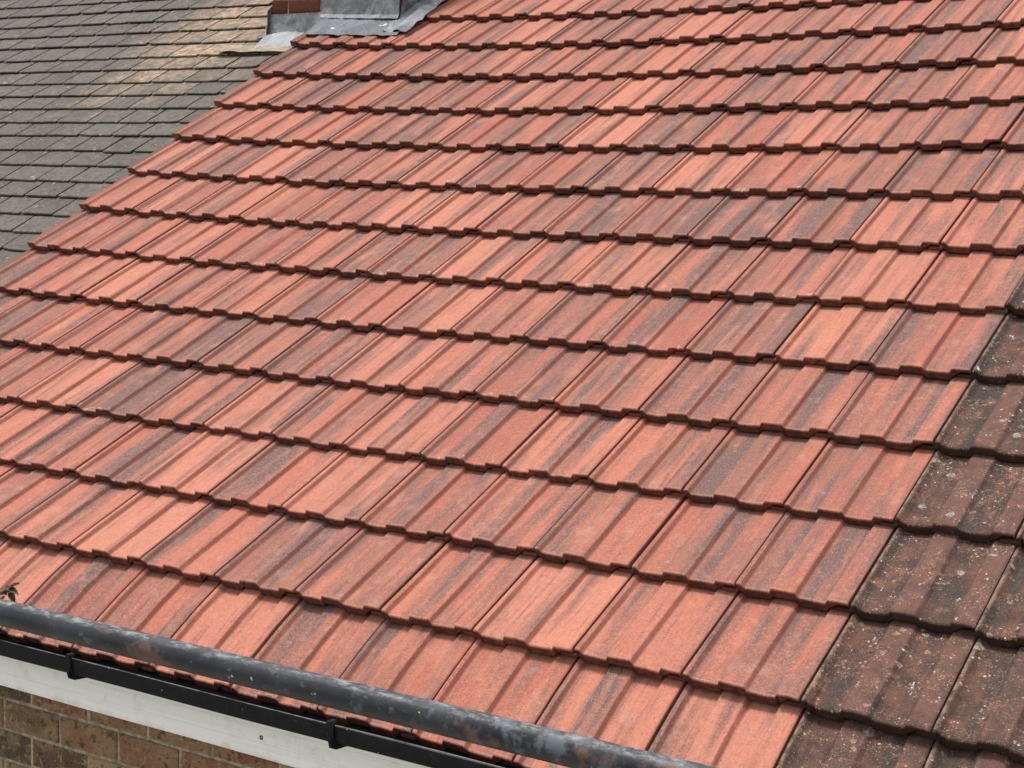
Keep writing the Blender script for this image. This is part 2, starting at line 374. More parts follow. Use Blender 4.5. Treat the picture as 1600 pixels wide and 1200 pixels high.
# ------------------------------------------------------------------ mesh helpers
class MB:
    """collects faces with a random triple, a tile coordinate and a rim value per vertex"""
    def __init__(s):
        s.v, s.f, s.r, s.t, s.rim = [], [], [], [], []
    def add(s, verts, faces, rnd=(0.5, 0.5, 0.5), tuv=None, rim=None):
        b = len(s.v)
        s.v += [tuple(v) for v in verts]
        s.f += [tuple(b + i for i in f) for f in faces]
        s.r += [rnd] * len(verts)
        s.t += list(tuv) if tuv is not None else [(0.1, 0.1)] * len(verts)
        s.rim += list(rim) if rim is not None else [0.0] * len(verts)
    def grid(s, rows, rnd=(0.5, 0.5, 0.5), tuv=None, close=False):
        n = len(rows[0])
        vs = [p for r in rows for p in r]
        fs = []
        for i in range(len(rows) - 1):
            for j in range(n if close else n - 1):
                a, b_ = i * n + j, i * n + (j + 1) % n
                fs.append((a, b_, b_ + n, a + n))
        s.add(vs, fs, rnd, tuv)
    def box(s, lo, hi, rnd=(0.5, 0.5, 0.5), fn=None):
        vs = [(x, y, z) for z in (lo[2], hi[2]) for y in (lo[1], hi[1]) for x in (lo[0], hi[0])]
        if fn:
            vs = [fn(*v) for v in vs]
        s.add(vs, [(0, 2, 3, 1), (4, 5, 7, 6), (0, 1, 5, 4), (2, 6, 7, 3), (0, 4, 6, 2), (1, 3, 7, 5)], rnd)
    def build(s, name, mat, parent=None, smooth=False):
        me = bpy.data.meshes.new(name)
        me.from_pydata(s.v, [], s.f)
        me.materials.append(mat)
        a = me.attributes.new('trand', 'FLOAT_VECTOR', 'POINT')
        a.data.foreach_set('vector', np.array(s.r, 'f').ravel())
        a = me.attributes.new('tuv', 'FLOAT_VECTOR', 'POINT')
        t = np.array([(p[0], p[1], 0.0) for p in s.t], 'f')
        a.data.foreach_set('vector', t.ravel())
        a = me.attributes.new('rim', 'FLOAT', 'POINT')
        a.data.foreach_set('value', np.array(s.rim, 'f'))
        if smooth:
            me.polygons.foreach_set('use_smooth', [True] * len(me.polygons))
        me.update()
        o = bpy.data.objects.new(name, me)
        sc.collection.objects.link(o)
        if parent is not None:
            o.parent = parent
            o.matrix_parent_inverse = parent.matrix_world.inverted()
        return o

def empty(name, loc, label, cat):
    o = bpy.data.objects.new(name, None)
    o.location = loc
    o.empty_display_size = 0.2
    sc.collection.objects.link(o)
    o['label'] = label
    o['category'] = cat
    bpy.context.view_layer.update()
    return o

def r3():
    return (rng.random(), rng.random(), rng.random())

# the old roof is not flat: it sags and its courses wander by a few centimetres
CZ = [-0.027133, -0.016125, 0.025161, 0.011921, -0.049063, 0.013521, 0.015819]
CX = [-0.00037, -1.6e-05, 0.009926, -0.004268, 0.00482, 0.009406, 0.001345, -0.00476, 0.028862]
CY = [0.003822, 0.000762, -0.00696, -0.000307, -0.0113, -0.012913, 0.023305, 0.017459, 0.003143]
def poly(a, c, lo, co):
    t, k = 0.0, 0
    for m in range(4):
        for n in range(4 - m):
            if m + n >= lo:
                t += co[k] * a ** m * c ** n
                k += 1
    return t
def sclamp(v, lo, hi):
    return min(max(v, lo), hi)
def RP(X, s, n=0.0):
    """roof coordinates (across, down the slope, out of the roof) to world"""
    a, c = sclamp((X / TW + 7) / 8, -1.0, 1.3), sclamp(s / G / 6, -1.17, 0.85)
    z = poly(a, c, 2, CZ)
    X2, s2 = X + poly(a, c, 1, CX), s + poly(a, c, 1, CY)
    n2 = n - z - 0.050 * max(0.0, s / G - 5.0)
    return (X2, -s2 * CPT - n2 * SP, -s2 * SP + n2 * CPT)

# ------------------------------------------------------------------ interlocking tile
PAN = -0.0132
PROF = [(0.011, -0.003), (0.017, -0.0006), (0.024, 0.0), (0.038, -0.0004), (0.054, -0.0018), (0.076, -0.0116), (0.086, PAN), (0.2, PAN - 0.0004), (0.298, PAN), (0.306, -0.0122),
        (0.322, -0.0012), (0.330, 0.0), (0.43, 0.0003), (0.528, 0.0), (0.536, -0.0014), (0.557, -0.0118), (0.567, PAN), (0.68, PAN - 0.0004),
        (0.786, PAN), (0.794, -0.0122), (0.816, -0.0012), (0.824, 0.0), (0.9, 0.0002), (0.980, 0.0), (0.989, -0.0016)]
HALF = [(0.02, -0.003), (0.034, -0.0006), (0.05, 0.0), (0.08, -0.0008), (0.165, -0.0118), (0.185, PAN), (0.4, PAN), (0.6, PAN), (0.615, -0.0122), (0.66, -0.0012),
        (0.675, 0.0), (0.82, 0.0003), (0.955, 0.0), (0.972, -0.0016)]
OLDP = [(0.004, -0.004), (0.011, 0.0), (0.026, 0.0016), (0.036, 0.0014), (0.046, -0.0005), (0.066, -0.0075), (0.086, -0.0122), (0.11, -0.0142), (0.2, -0.0148), (0.28, -0.0122), (0.304, -0.0115),
        (0.326, -0.0022), (0.338, 0.0), (0.43, 0.0004), (0.518, -0.0002), (0.530, -0.0022), (0.556, -0.0105), (0.574, -0.0122), (0.68, -0.0148),
        (0.78, -0.0122), (0.795, -0.0115), (0.816, -0.0018), (0.828, 0.0), (0.9, 0.0004), (0.980, -0.0002), (0.993, -0.0030)]
RISE = 0.0345

def tile(mb, i0, j, w=1.0, prof=PROF, cut=None, old=False):
    """one tile: its left edge at column i0, its nose on course line j"""
    jx, jn, js = rng.gauss(0, 0.0009), rng.gauss(0, 0.0012), rng.gauss(0, 0.0018)
    sk, tl = rng.gauss(0, 0.0026), rng.gauss(0, 0.0018)
    if rng.random() < 0.06:
        jn += 0.003
    rnd = r3()
    wid = TW * w
    x0 = i0 * TW + jx
    L = G + 0.045
    vs = [0.0, 0.003, 0.012, 0.10, 0.22, L]
    if cut is not None:
        vs = [v for v in vs if v > cut] or [L]
        vs = [cut] + vs
    wob = [rng.gauss(0, 0.0009 if not old else 0.0018) for _ in prof]
    if rng.random() < (0.12 if not old else 0.3):          # a chipped nose
        q_ = rng.randrange(2, len(prof) - 2)
        wob[q_] -= 0.006
        wob[q_ + 1] -= 0.003
    ph = rng.random() * 6.28
    def top(k, v):
        f, h = prof[k]
        dn = {0.0: -0.0034, 0.003: -0.0008}.get(v, 0.0)
        if old and v < 0.02:
            dn += wob[k] * 0.8
        edge = wob[k] * (1.0 if v < 0.02 else 0.0)
        n = h + dn + jn + tl * (f - 0.5) - RISE * v / G + 0.0008 * math.sin(7 * f + ph)
        s = j * G + js + edge + sk * (f - 0.5) - v
        return x0 + f * wid, s, n
    rows, tuv = [], []
    for v in vs:
        rows.append([RP(*top(k, v)) for k in range(len(prof))])
        tuv += [(prof[k][0] * wid if w == 1.0 else prof[k][0] * wid, v + 0.001 if v > 0 else 0.001) for k in range(len(prof))]
    mb.grid(rows, rnd, tuv)
    v0 = vs[0]
    # nose face (thinner under the interlocking right-hand rib), underside
    def th(f):
        if f > 0.835 or (w != 1.0 and f > 0.7):
            return 0.0120
        return 0.0268
    r_top = [top(k, v0) for k in range(len(prof))]
    def low(k, ds, dn):
        x, s, n = r_top[k]
        t = th(prof[k][0])
        return RP(x, s + ds, n - t + dn)
    r_mid = [RP(r_top[k][0], r_top[k][1] + 0.0006, r_top[k][2] - 0.004) for k in range(len(prof))]
    r_low = [low(k, -0.001, 0.002) for k in range(len(prof))]
    r_low2 = [low(k, -0.004, 0.0) for k in range(len(prof))]
    r_un = [RP(top(k, L)[0], top(k, L)[1], top(k, L)[2] - th(prof[k][0])) for k in range(len(prof))]
    t0 = [(prof[k][0] * wid, 0.001) for k in range(len(prof))]
    tn = [(prof[k][0] * wid, 0.0) for k in range(len(prof))]
    rt = [RP(*p) for p in r_top]
    tl_ = [(p[0], -0.026) for p in tn]
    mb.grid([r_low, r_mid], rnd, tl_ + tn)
    mb.grid([r_mid, rt], rnd, t0 + t0)
    mb.grid([r_low2, r_low], rnd, tn + tn)
    mb.grid([r_un, r_low2], rnd, tn + tn)
    # side walls
    for k in (0, len(prof) - 1):
        a = [RP(*top(k, v)) for v in vs]
        b_ = []
        for v in vs:
            x, s, n = top(k, v)
            b_.append(RP(x, s - (0.001 if v == v0 else 0), n - th(prof[k][0])))
        q = [a, b_] if k == 0 else [b_, a]
        tt = [(prof[k][0] * wid, 0.004 + v) for v in vs]
        mb.grid(q, rnd, tt + tt)
    # the thin interlock lip that runs under the neighbour on the left
    def lip(x, y, z):
        return RP(x, y, z - RISE * (j * G - y) / G)
    b0 = len(mb.v)
    if i0 < -13.9:
        mb.box((x0 - 0.034, j * G - L, -0.034), (x0 + 0.013 * wid, j * G - v0 - 0.004, -0.006), rnd, lip)
    else:
        mb.box((x0 - 0.040, j * G - L, -0.031), (x0 + 0.013 * wid, j * G - v0 - 0.003, -0.0215), rnd, lip)
    for q in range(b0, len(mb.v)):
        mb.t[q] = (0.1, 0.0002)

NEW_TOP, EAVE = -12, 6
HALVES = {0: {-10: (0.5, 1.0, 0.5)}, -1: {-13: (0.5, 0.5), -11: (0.5, 0.5)}, 2: {-12: (0.5, 0.5)}, -5: {-13: (0.5, 1.0, 0.5)}, 5: {-3: None}}
new, old = MB(), MB()
CH_L, CH_R = -13.9, -12.0      # tile columns taken up by the chimney and its side gutter
for j in range(NEW_TOP, EAVE + 1):
    i = -14.0
    while i < -0.01:
        if j in (-9, -8, -7) and CH_L - 0.2 <= i < CH_R - 0.02:
            i += 1
            continue
        h = HALVES.get(j, {}).get(int(round(i)))
        if h and abs(i - round(i)) < 0.01:
            for w in h:
                tile(new, i, j, w, HALF if w == 0.5 else PROF)
                i += w
            continue
        cut = None
        if j == -6 and CH_L - 0.2 <= i < CH_R - 0.02:
            tile(new, i, j)
            i += 1
            continue
        tile(new, i, j, cut=cut)
        i += 1
    for i in range(0, 7):
        tile(old, i, j, prof=OLDP, old=True)

house = empty('brick_house', (-2.1, 0.0, -6.0), 'brick house roofed in clean salmon red interlocking tiles, with white fascia below', 'house')
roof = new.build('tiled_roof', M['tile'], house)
neigh = empty('brick_house', (1.0, 0.0, -6.0), 'house roofed in dark weathered tiles speckled with lichen, joining the clean red roof', 'house')
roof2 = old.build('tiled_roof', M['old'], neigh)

# deck below the tiles
def deck(x0, x1, name, parent):
    mb = MB()
    nx, ns = 24, 20
    ss = [(NEW_TOP - 1) * G + (EAVE * G - 0.07 - (NEW_TOP - 1) * G) * q / ns for q in range(ns + 1)]
    xs = [x0 + (x1 - x0) * q / nx for q in range(nx + 1)]
    mb.grid([[RP(x, s, -0.062) for x in xs] for s in ss])
    mb.grid([[RP(x, s, -0.16) for x in xs] for s in reversed(ss)])
    for x in (x0, x1):
        mb.grid([[RP(x, s, -0.062) for s in ss], [RP(x, s, -0.16) for s in ss]])
    for s in (ss[0], ss[-1]):
        mb.grid([[RP(x, s, -0.062) for x in xs], [RP(x, s, -0.16) for x in xs]])
    return mb.build(name, M['felt'], parent)
deck(-14 * TW + 0.02, -0.003, 'roof_deck', house)
deck(0.003, 7 * TW, 'roof_deck', neigh)

# ridge, back slope and walls, beyond the frame but part of the building
YR, ZR = RP(-2, (NEW_TOP - 1) * G)[1], RP(-2, (NEW_TOP - 1) * G)[2]
def ridge(x0, x1, zc, yc, name, mat, parent):
    mb = MB()
    n = max(1, int(round((x1 - x0) / 0.45)))
    for q in range(n):
        a, b_ = x0 + (x1 - x0) * q / n, x0 + (x1 - x0) * (q + 1) / n - 0.006
        rows = []
        for x in (a, b_):
            rows.append([(x, yc + 0.125 * math.cos(t), zc - 0.055 + 0.115 * math.sin(t)) for t in [math.pi * k / 12 for k in range(13)]])
            rows.append([(x, yc + 0.108 * math.cos(t), zc - 0.055 + 0.098 * math.sin(t)) for t in [math.pi * k / 12 for k in range(13)]])
        rows = [rows[1], rows[0], rows[2], rows[3], rows[1]]
        mb.grid(rows, r3())
    return mb.build(name, mat, parent)
ridge(-4.2, 0, ZR + 0.06, YR + 0.02, 'ridge_tiles', M['ridge'], house)
ridge(0.01, 2.1, ZR + 0.06, YR + 0.02, 'ridge_tiles', M['old'], neigh)

def back(x0, x1, yr, zr, ye, ze, name, mat, parent):
    mb = MB()
    mb.box((x0, 0, -0.10), (x1, 1, 0.0), fn=lambda x, y, z: (x, yr + (ye - yr) * y, zr + (ze - zr) * y + z))
    return mb.build(name, mat, parent)
YB, ZB = 2 * YR + 1.72, -1.0
back(-4.19, -0.003, YR, ZR, YB, ZB, 'back_slope', M['ridge'], house)
back(0.003, 2.1, YR, ZR, YB, ZB, 'back_slope', M['old'], neigh)

# ------------------------------------------------------------------ brick wall
WY, GZ = -1.665, -6.0
BL, BH = 0.245, 0.095
def brick(mb, x0, x1, z0, z1, y, depth, rnd, axis=0):
    """a slightly pillowed brick whose face looks towards -y"""
    c, d = 0.007, 0.006
    jit = lambda a: rng.uniform(-a, a)
    q = jit(0.0025)
    loops = []
    for ins, yy in ((0.0, y + depth), (0.0, y + d), (0.0022, y + 0.0016 + q), (c, y + q), (0.022, y - 0.0008 + q)):
        pts = []
        for (px, pz) in ((x0 + ins, z0 + ins), ((x0 + x1) / 2, z0 + ins), (x1 - ins, z0 + ins), (x1 - ins, (z0 + z1) / 2), (x1 - ins, z1 - ins), ((x0 + x1) / 2, z1 - ins), (x0 + ins, z1 - ins), (x0 + ins, (z0 + z1) / 2)):
            pts.append((px + jit(0.0022), yy, pz + jit(0.0022)))
        loops.append(pts)
    vs = [p for l in loops for p in l]
    if axis:
        pass
    fs = []
    for i in range(4):
        for k in range(8):
            a, b_ = i * 8 + k, i * 8 + (k + 1) % 8
            fs.append((a, b_, b_ + 8, a + 8))
    fs.append(tuple(range(32, 40)))
    rim = [1.0] * 24 + [0.8] * 8 + [0.0] * 8
    mb.add(vs, fs, rnd, rim=rim)

def wall_bricks(mb, xa, xb, ztop, zbot, y, x_first, depth=0.1):
    z, r = ztop, 0
    while z > zbot:
        zl = max(z - BH, zbot - 0.02)
        off = x_first + (0.0 if r % 2 == 0 else -0.12)
        x = off - math.ceil((off - xa) / BL) * BL
        while x < xb:
            ln = BL
            a, b_ = max(x + 0.0045 + rng.uniform(0, 0.003), xa), min(x + ln - 0.0045 - rng.uniform(0, 0.003), xb)
            if b_ - a > 0.03:
                brick(mb, a, b_, zl + 0.0048, z - 0.0048, y, depth, r3())
            x += ln
        z -= BH
        r += 1
def walls(x0, x1, x_first, house_, ytop):
    mb = MB()
    wall_bricks(mb, x0, x1, -1.2546 + BH, GZ, WY, x_first)
    w = mb.build('wall', M['brick'], house_)
    mo = MB()
    mo.box((x0 + 0.002, WY + 0.0058, GZ), (x1 - 0.002, WY + 0.2, -1.16))
    mo.build('mortar', M['mortar'], w)
    side = MB()
    # back wall and gable ends, plain masses behind
    side.box((x0 + 0.002, YB - 0.35, GZ), (x1 - 0.002, YB - 0.12, -1.1))
    for xx in (x0 + 0.012, x1 - 0.222):
        v = [(xx, WY + 0.21, GZ), (xx, YB - 0.36, GZ), (xx, YB - 0.36, -1.12), (xx, YR, ZR - 0.30), (xx, WY + 0.21, -1.12)]
        v += [(p[0] + 0.21, p[1], p[2]) for p in v]
        side.add(v, [(0, 1, 2, 3, 4), (9, 8, 7, 6, 5), (0, 5, 6, 1), (1, 6, 7, 2), (2, 7, 8, 3), (3, 8, 9, 4), (4, 9, 5, 0)])
    side.build('gable_wall', M['brick'], house_)
walls(-4.2, -0.003, -2.3337, house, -1.1)
walls(0.003, 2.1, -2.3337, neigh, -1.1)

# fascia with a stepped profile
def fascia(x0, x1, parent):
    mb = MB()
    pf = [(0.016, -1.045), (0.0, -1.045), (0.0, -1.118), (0.0005, -1.1195), (0.0005, -1.1215), (0.0, -1.123), (0.0, -1.162), (0.0005, -1.1635), (0.0005, -1.1655), (0.0, -1.167),
          (0.0, -1.2045), (0.0028, -1.2085), (0.0145, -1.2085), (0.0145, -1.15)]
    n = 20
    mb.grid([[(x0 + (x1 - x0) * q / n, -1.680 + a, z + 0.0008 * math.sin(q * 1.7)) for a, z in pf] for q in range(n + 1)])
    return mb.build('fascia_board', M['fascia'], parent)
fb = fascia(-4.2, -0.003, house)
fascia(0.003, 2.1, neigh)
def lathe(mb, o, ax, prof_, seg=16):
    ax = Vector(ax).normalized()
    u = ax.orthogonal().normalized()
    w = ax.cross(u)
    rows = [[tuple(Vector(o) + ax * h + (u * math.cos(2 * math.pi * k / seg) + w * math.sin(2 * math.pi * k / seg)) * r) for k in range(seg)] for h, r in prof_]
    mb.grid(rows, close=True)
for x, z in ((-1.403, -1.151), (-3.05, -1.150)):
    mb = MB()
    lathe(mb, (x, -1.6795, z), (0, -1, 0), [(-0.002, 0.0062), (0.0012, 0.0062), (0.0022, 0.0046), (0.0012, 0.0034), (0.0003, 0.0014), (0.0003, 0.00002)])
    mb.build('screw', M['screw'], fb)

# gutter
def gutter(x0, x1, clips, parent):
    LZ, BZ = -1.0142, -1.0625
    # outer profile from the back edge round to the front lip (y, z), then back inside
    out = [(-1.6815, -1.040), (-1.6815, -1.052), (-1.690, -1.066), (-1.705, -1.0745), (-1.735, -1.0765), (-1.765, -1.0745), (-1.784, -1.0655),
           (-1.7925, -1.052), (-1.7955, -1.035), (-1.7965, LZ - 0.004), (-1.7962, LZ - 0.001), (-1.7945, LZ)]
    inn = [(-1.7925, LZ - 0.0012), (-1.7928, -1.034), (-1.789, -1.051), (-1.780, -1.0635), (-1.763, -1.0712), (-1.735, -1.0732), (-1.706, -1.0712), (-1.693, -1.0632), (-1.6848, -1.052), (-1.6848, -1.040)]
    loop = out + inn
    mb = MB()
    n = 28
    mb.grid([[(x0 + (x1 - x0) * q / n, y, z + 0.0010 * math.sin(q * 0.9) + 0.0012 * math.sin(q * 0.31)) for y, z in loop] for q in range(n + 1)], close=True)
    mb.add([(x0, y, z) for y, z in loop], [tuple(range(len(loop)))])
    mb.add([(x1, y, z) for y, z in loop], [tuple(range(len(loop)))[::-1]])
    gt = mb.build('gutter', M['gutter'], parent)
    for x, wd, drop in clips:
        b = MB()
        # support clip: a strap hugging the gutter with a hooked tip over the lip and a web down to the fascia
        cy, cz = -1.738, -1.036
        def off(p, d):
            v = Vector((p[0] - cy, p[1] - cz))
            v = v * (1 + d / max(v.length, 0.01))
            return (cy + v.x, cz + v.y)
        strap_o = [off(p, 0.0065) for p in out]
        strap_i = [off(p, 0.0015) for p in out]
        strap_o[-1] = (-1.793, LZ + 0.0065)
        strap_o[-2] = (-1.800, LZ + 0.0055)
        strap_o += [(-1.785, LZ + 0.006), (-1.784, LZ + 0.0015)]
        strap_i = strap_i[:-1] + [(-1.7945, LZ + 0.0015)]
        lp = strap_o + strap_i[::-1]
        b.grid([[(x + dx, y, z) for y, z in lp] for dx in (-wd / 2, -wd / 2 + 0.001, wd / 2 - 0.001, wd / 2)], close=True)
        b.add([(x - wd / 2, y, z) for y, z in lp], [tuple(range(len(lp)))])
        b.add([(x + wd / 2, y, z) for y, z in lp], [tuple(range(len(lp)))[::-1]])
        web = [(-1.800, -1.022), (-1.8025, -1.060), (-1.797, -1.076), (-1.780, -1.084), (-1.735, -1.088), (-1.6805, -1.088 - drop), (-1.6805, -1.070), (-1.735, -1.0785), (-1.768, -1.0765), (-1.788, -1.0665), (-1.7965, -1.052), (-1.7985, -1.022)]
        for dx in (0.0,):
            t = 0.004
            b.add([(x + dx - t, y, z) for y, z in web] + [(x + dx + t, y, z) for y, z in web],
                  [tuple(range(12)), tuple(range(23, 11, -1))] + [(k, (k + 1) % 12, 12 + (k + 1) % 12, 12 + k) for k in range(12)])
        b.box((x - 0.007, -1.803, LZ - 0.003), (x + 0.007, -1.781, LZ + 0.0085))
        b.build('bracket', M['clip'], gt)
    return gt
gutter(-4.2, -0.003, [(-3.85, 0.022, 0.0), (-2.925, 0.022, 0.004), (-2.014, 0.020, 0.004), (-1.070, 0.024, 0.002), (-0.14, 0.022, 0.004)], house)
gutter(0.003, 2.1, [(0.8, 0.022, 0.004), (1.7, 0.022, 0.004)], neigh)

# ------------------------------------------------------------------ slate roof
SA = math.radians(29.5)
SN = Vector((0, -math.sin(SA), math.cos(SA)))
SK = -0.0144
def SLP(x, s, n=0.0):
    """slate roof: x, distance up the slope, height above its plane"""
    n += SK
    return (x, s * math.cos(SA) - n * math.sin(SA), s * math.sin(SA) + n * math.cos(SA))
rowS = [2.8556, 2.6892, 2.5133, 2.3495, 2.1823, 2.0033, 1.8408, 1.6806, 1.5269, 1.3676, 1.215, 1.0686, 0.9076, 0.7603, 0.6005, 0.4542, 0.2943, 0.1369, -0.0152]
while rowS[0] < 4.15:
    rowS.insert(0, rowS[0] + 0.165)
while rowS[-1] > -1.9:
    rowS.append(rowS[-1] - 0.155)
ms = MB()
for r, S in enumerate(rowS):
    x = -4.16 - rng.uniform(0, 0.05) - (0.11 if r % 2 else 0)
    xend = -10.2
    first = True
    while x > xend:
        w = rng.gauss(0.229, 0.013)
        xl = x - w
        gp = 0.0044 + abs(rng.gauss(0, 0.0020))
        a, b_ = xl + gp, x - gp
        if first:
            b_ = -4.12
            first = False
        L = 0.33
        slip = abs(rng.gauss(0, 0.003)) + (rng.uniform(0.01, 0.02) if rng.random() < 0.015 else 0)
        rot_ = rng.gauss(0, 0.014)
        lift = abs(rng.gauss(0, 0.0012))
        sk = -0.05 + rng.gauss(0, 0.012)          # heads lean a little to one side
        t = 0.0070
        nx_ = 4
        rnd = r3()
        chip = [rng.gauss(0, 0.0012) for _ in range(nx_ + 1)]
        if rng.random() < 0.22:
            chip[rng.choice((0, nx_))] += rng.uniform(0.004, 0.012)
        def P_(f, v, n, k=None):
            xx = a + (b_ - a) * f + sk * v * 1.0
            ss = S - slip + 0.004 * math.sin(x * 1.7 + r * 2.1) + v + rot_ * (f - 0.5) * w + (chip[k] if (k is not None) else 0)
            return SLP(min(xx, -4.10), ss, n + 0.0120 + lift * (1 - v / 0.16) - 0.0120 * v / 0.16)
        rows = []
        for v, n in ((0.0, -0.0005), (0.002, t * 0.8), (0.005, t), (0.16, t), (L, t)):
            rows.append([P_(q / nx_, v, n, q if v < 0.01 else None) for q in range(nx_ + 1)])
        rows = [[P_(q / nx_, L, 0.0) for q in range(nx_ + 1)]] + rows + [[P_(q / nx_, L, 0.0) for q in range(nx_ + 1)]]
        ms.grid(rows, rnd)
        for q in (0, nx_):
            ms.add([rows[1][q], rows[3][q], rows[4][q], rows[5][q], rows[0][q]], [(0, 1, 2, 3, 4)], rnd)
        x = xl
shouse = empty('slate_house', (-7.2, 0.0, -6.0), 'house with old grey brown slate roof left of the red tiles', 'house')
slates = ms.build('slate_roof', M['slate'], shouse)
dk = MB()
dk.box((-10.25, -2.1, -0.20), (-4.19, 4.15, -0.012), fn=lambda x, y, z: SLP(x, y, z))
dk.build('roof_deck', M['felt'], shouse)
sr = SLP(0, 4.17, 0.02)
ridge(-10.2, -4.22, sr[2] + 0.02, sr[1] + 0.05, 'ridge_tiles', M['slate'], shouse)
back(-10.2, -4.21, sr[1] + 0.03, sr[2] - 0.02, sr[1] * 2 + 1.9, -1.1, 'back_slope', M['slate'], shouse)
sw = MB()
sw.box((-10.1, -1.60, GZ), (-4.25, -1.40, -1.05))
sw.box((-10.1, sr[1] * 2 + 1.5, GZ), (-4.25, sr[1] * 2 + 1.7, -1.1))
for xx in (-10.1, -4.46):
    v = [(xx, -1.39, GZ), (xx, sr[1] * 2 + 1.49, GZ), (xx, sr[1] * 2 + 1.49, -1.12), (xx, sr[1], sr[2] - 0.30), (xx, -1.39, -1.12)]
    v += [(p[0] + 0.21, p[1], p[2]) for p in v]
    sw.add(v, [(0, 1, 2, 3, 4), (9, 8, 7, 6, 5), (0, 5, 6, 1), (1, 6, 7, 2), (2, 7, 8, 3), (3, 8, 9, 4), (4, 9, 5, 0)])
sw.build('wall', M['brick'], shouse)

# ------------------------------------------------------------------ chimney with lead flashings
CY_ = 1.923                      # front face
CXL, CXM, CXR = -4.587, -4.235, -3.735
CD = 0.62                        # depth of the stack
ch = MB()
def wall_yz(mb, xs, side):       # bricks on a face that looks along x
    pass
zb, zt = 0.85, 2.75
z = 1.2089
while z > zb:
    z -= 0.075
zs = z
r = 0
while zs < zt:
    offx = 0.0 if r % 2 == 0 else 0.1125
    x = CXL - offx
    while x < CXR - 0.01:
        a, b_ = max(x + 0.004, CXL), min(x + 0.225 - 0.004, CXR)
        if b_ - a > 0.03:
            brick(ch, a, b_, zs + 0.004, zs + 0.071, CY_, 0.09, r3())
            k0 = len(ch.v)
            brick(ch, a, b_, zs + 0.004, zs + 0.071, 0.0, 0.09, r3())
            for q in range(k0, len(ch.v)):
                p = ch.v[q]
                ch.v[q] = (CXL + CXR - p[0], CY_ + CD - p[1], p[2])
        x += 0.225
    y = CY_ + 0.1 - offx
    while y < CY_ + CD - 0.1:
        a, b_ = max(y + 0.004, CY_ + 0.095), min(y + 0.221, CY_ + CD - 0.095)
        if b_ - a > 0.02:
            for sd in (0, 1):
                k0 = len(ch.v)
                brick(ch, a, b_, zs + 0.004, zs + 0.071, 0.0, 0.09, r3())
                for q in range(k0, len(ch.v)):
                    p = ch.v[q]
                    ch.v[q] = (CXR - p[1], p[0], p[2]) if sd else (CXL + p[1], 2 * CY_ + CD - p[0], p[2])
        y += 0.225
    zs += 0.075
    r += 1
stack = ch.build('chimney', M['chbrick'], house)
cm = MB()
cm.box((CXL + 0.006, CY_ + 0.006, zb), (CXR - 0.006, CY_ + CD - 0.006, zt - 0.02))
cm.build('mortar', M['mortar'], stack)
cp = MB()
cp.box((CXL - 0.04, CY_ - 0.04, zt), (CXR + 0.04, CY_ + CD + 0.04, zt + 0.08))
cp.box((CXL - 0.01, CY_ - 0.01, zt + 0.08), (CXR + 0.01, CY_ + CD + 0.01, zt + 0.12))
cp.build('cap', M['mortar'], stack)
for cx in (-4.39, -4.0):
    pt = MB()
    lathe(pt, (cx, CY_ + CD / 2, zt + 0.1), (0, 0, 1), [(0, 0.13), (0.05, 0.14), (0.07, 0.115), (0.38, 0.10), (0.40, 0.125), (0.44, 0.125), (0.44, 0.09), (0.1, 0.09)], 24)
    pt.build('chimney_pot', M['clay'], stack)

def sheet(mb, rows, th=0.003, amp=0.0, seed=0.0):
    """a thick, slightly crumpled sheet from rows of points"""
    R = [[Vector(p) for p in r_] for r_ in rows]
    n, m = len(R), len(R[0])
    nor = [[None] * m for _ in range(n)]
    for i in range(n):
        for k in range(m):
            du = R[i][min(k + 1, m - 1)] - R[i][max(k - 1, 0)]
            dv = R[min(i + 1, n - 1)][k] - R[max(i - 1, 0)][k]
            nn = du.cross(dv)
            nor[i][k] = nn.normalized() if nn.length > 0 else Vector((0, 0, 1))
    T = [[R[i][k] + nor[i][k] * amp * (math.sin(3.1 * i + 1.7 * k + seed) + math.sin(1.3 * k * k + seed * 2)) for k in range(m)] for i in range(n)]
    B = [[T[i][k] - nor[i][k] * th for k in range(m)] for i in range(n)]
    mb.grid([[tuple(p) for p in r_] for r_ in T])
    mb.grid([[tuple(p) for p in r_] for r_ in reversed(B)])
    for i in (0, n - 1):
        mb.grid([[tuple(p) for p in T[i]], [tuple(p) for p in B[i]]])
    for k in (0, m - 1):
        mb.grid([[tuple(T[i][k]) for i in range(n)], [tuple(B[i][k]) for i in range(n)]])

def lerp(a, b, t):
    return tuple(a[i] + (b[i] - a[i]) * t for i in range(3))

FT, XR_ = -2.2560, -3.575        # where the front face meets the tiles; right edge of the side flashing (roof coordinates)
NXS = 22
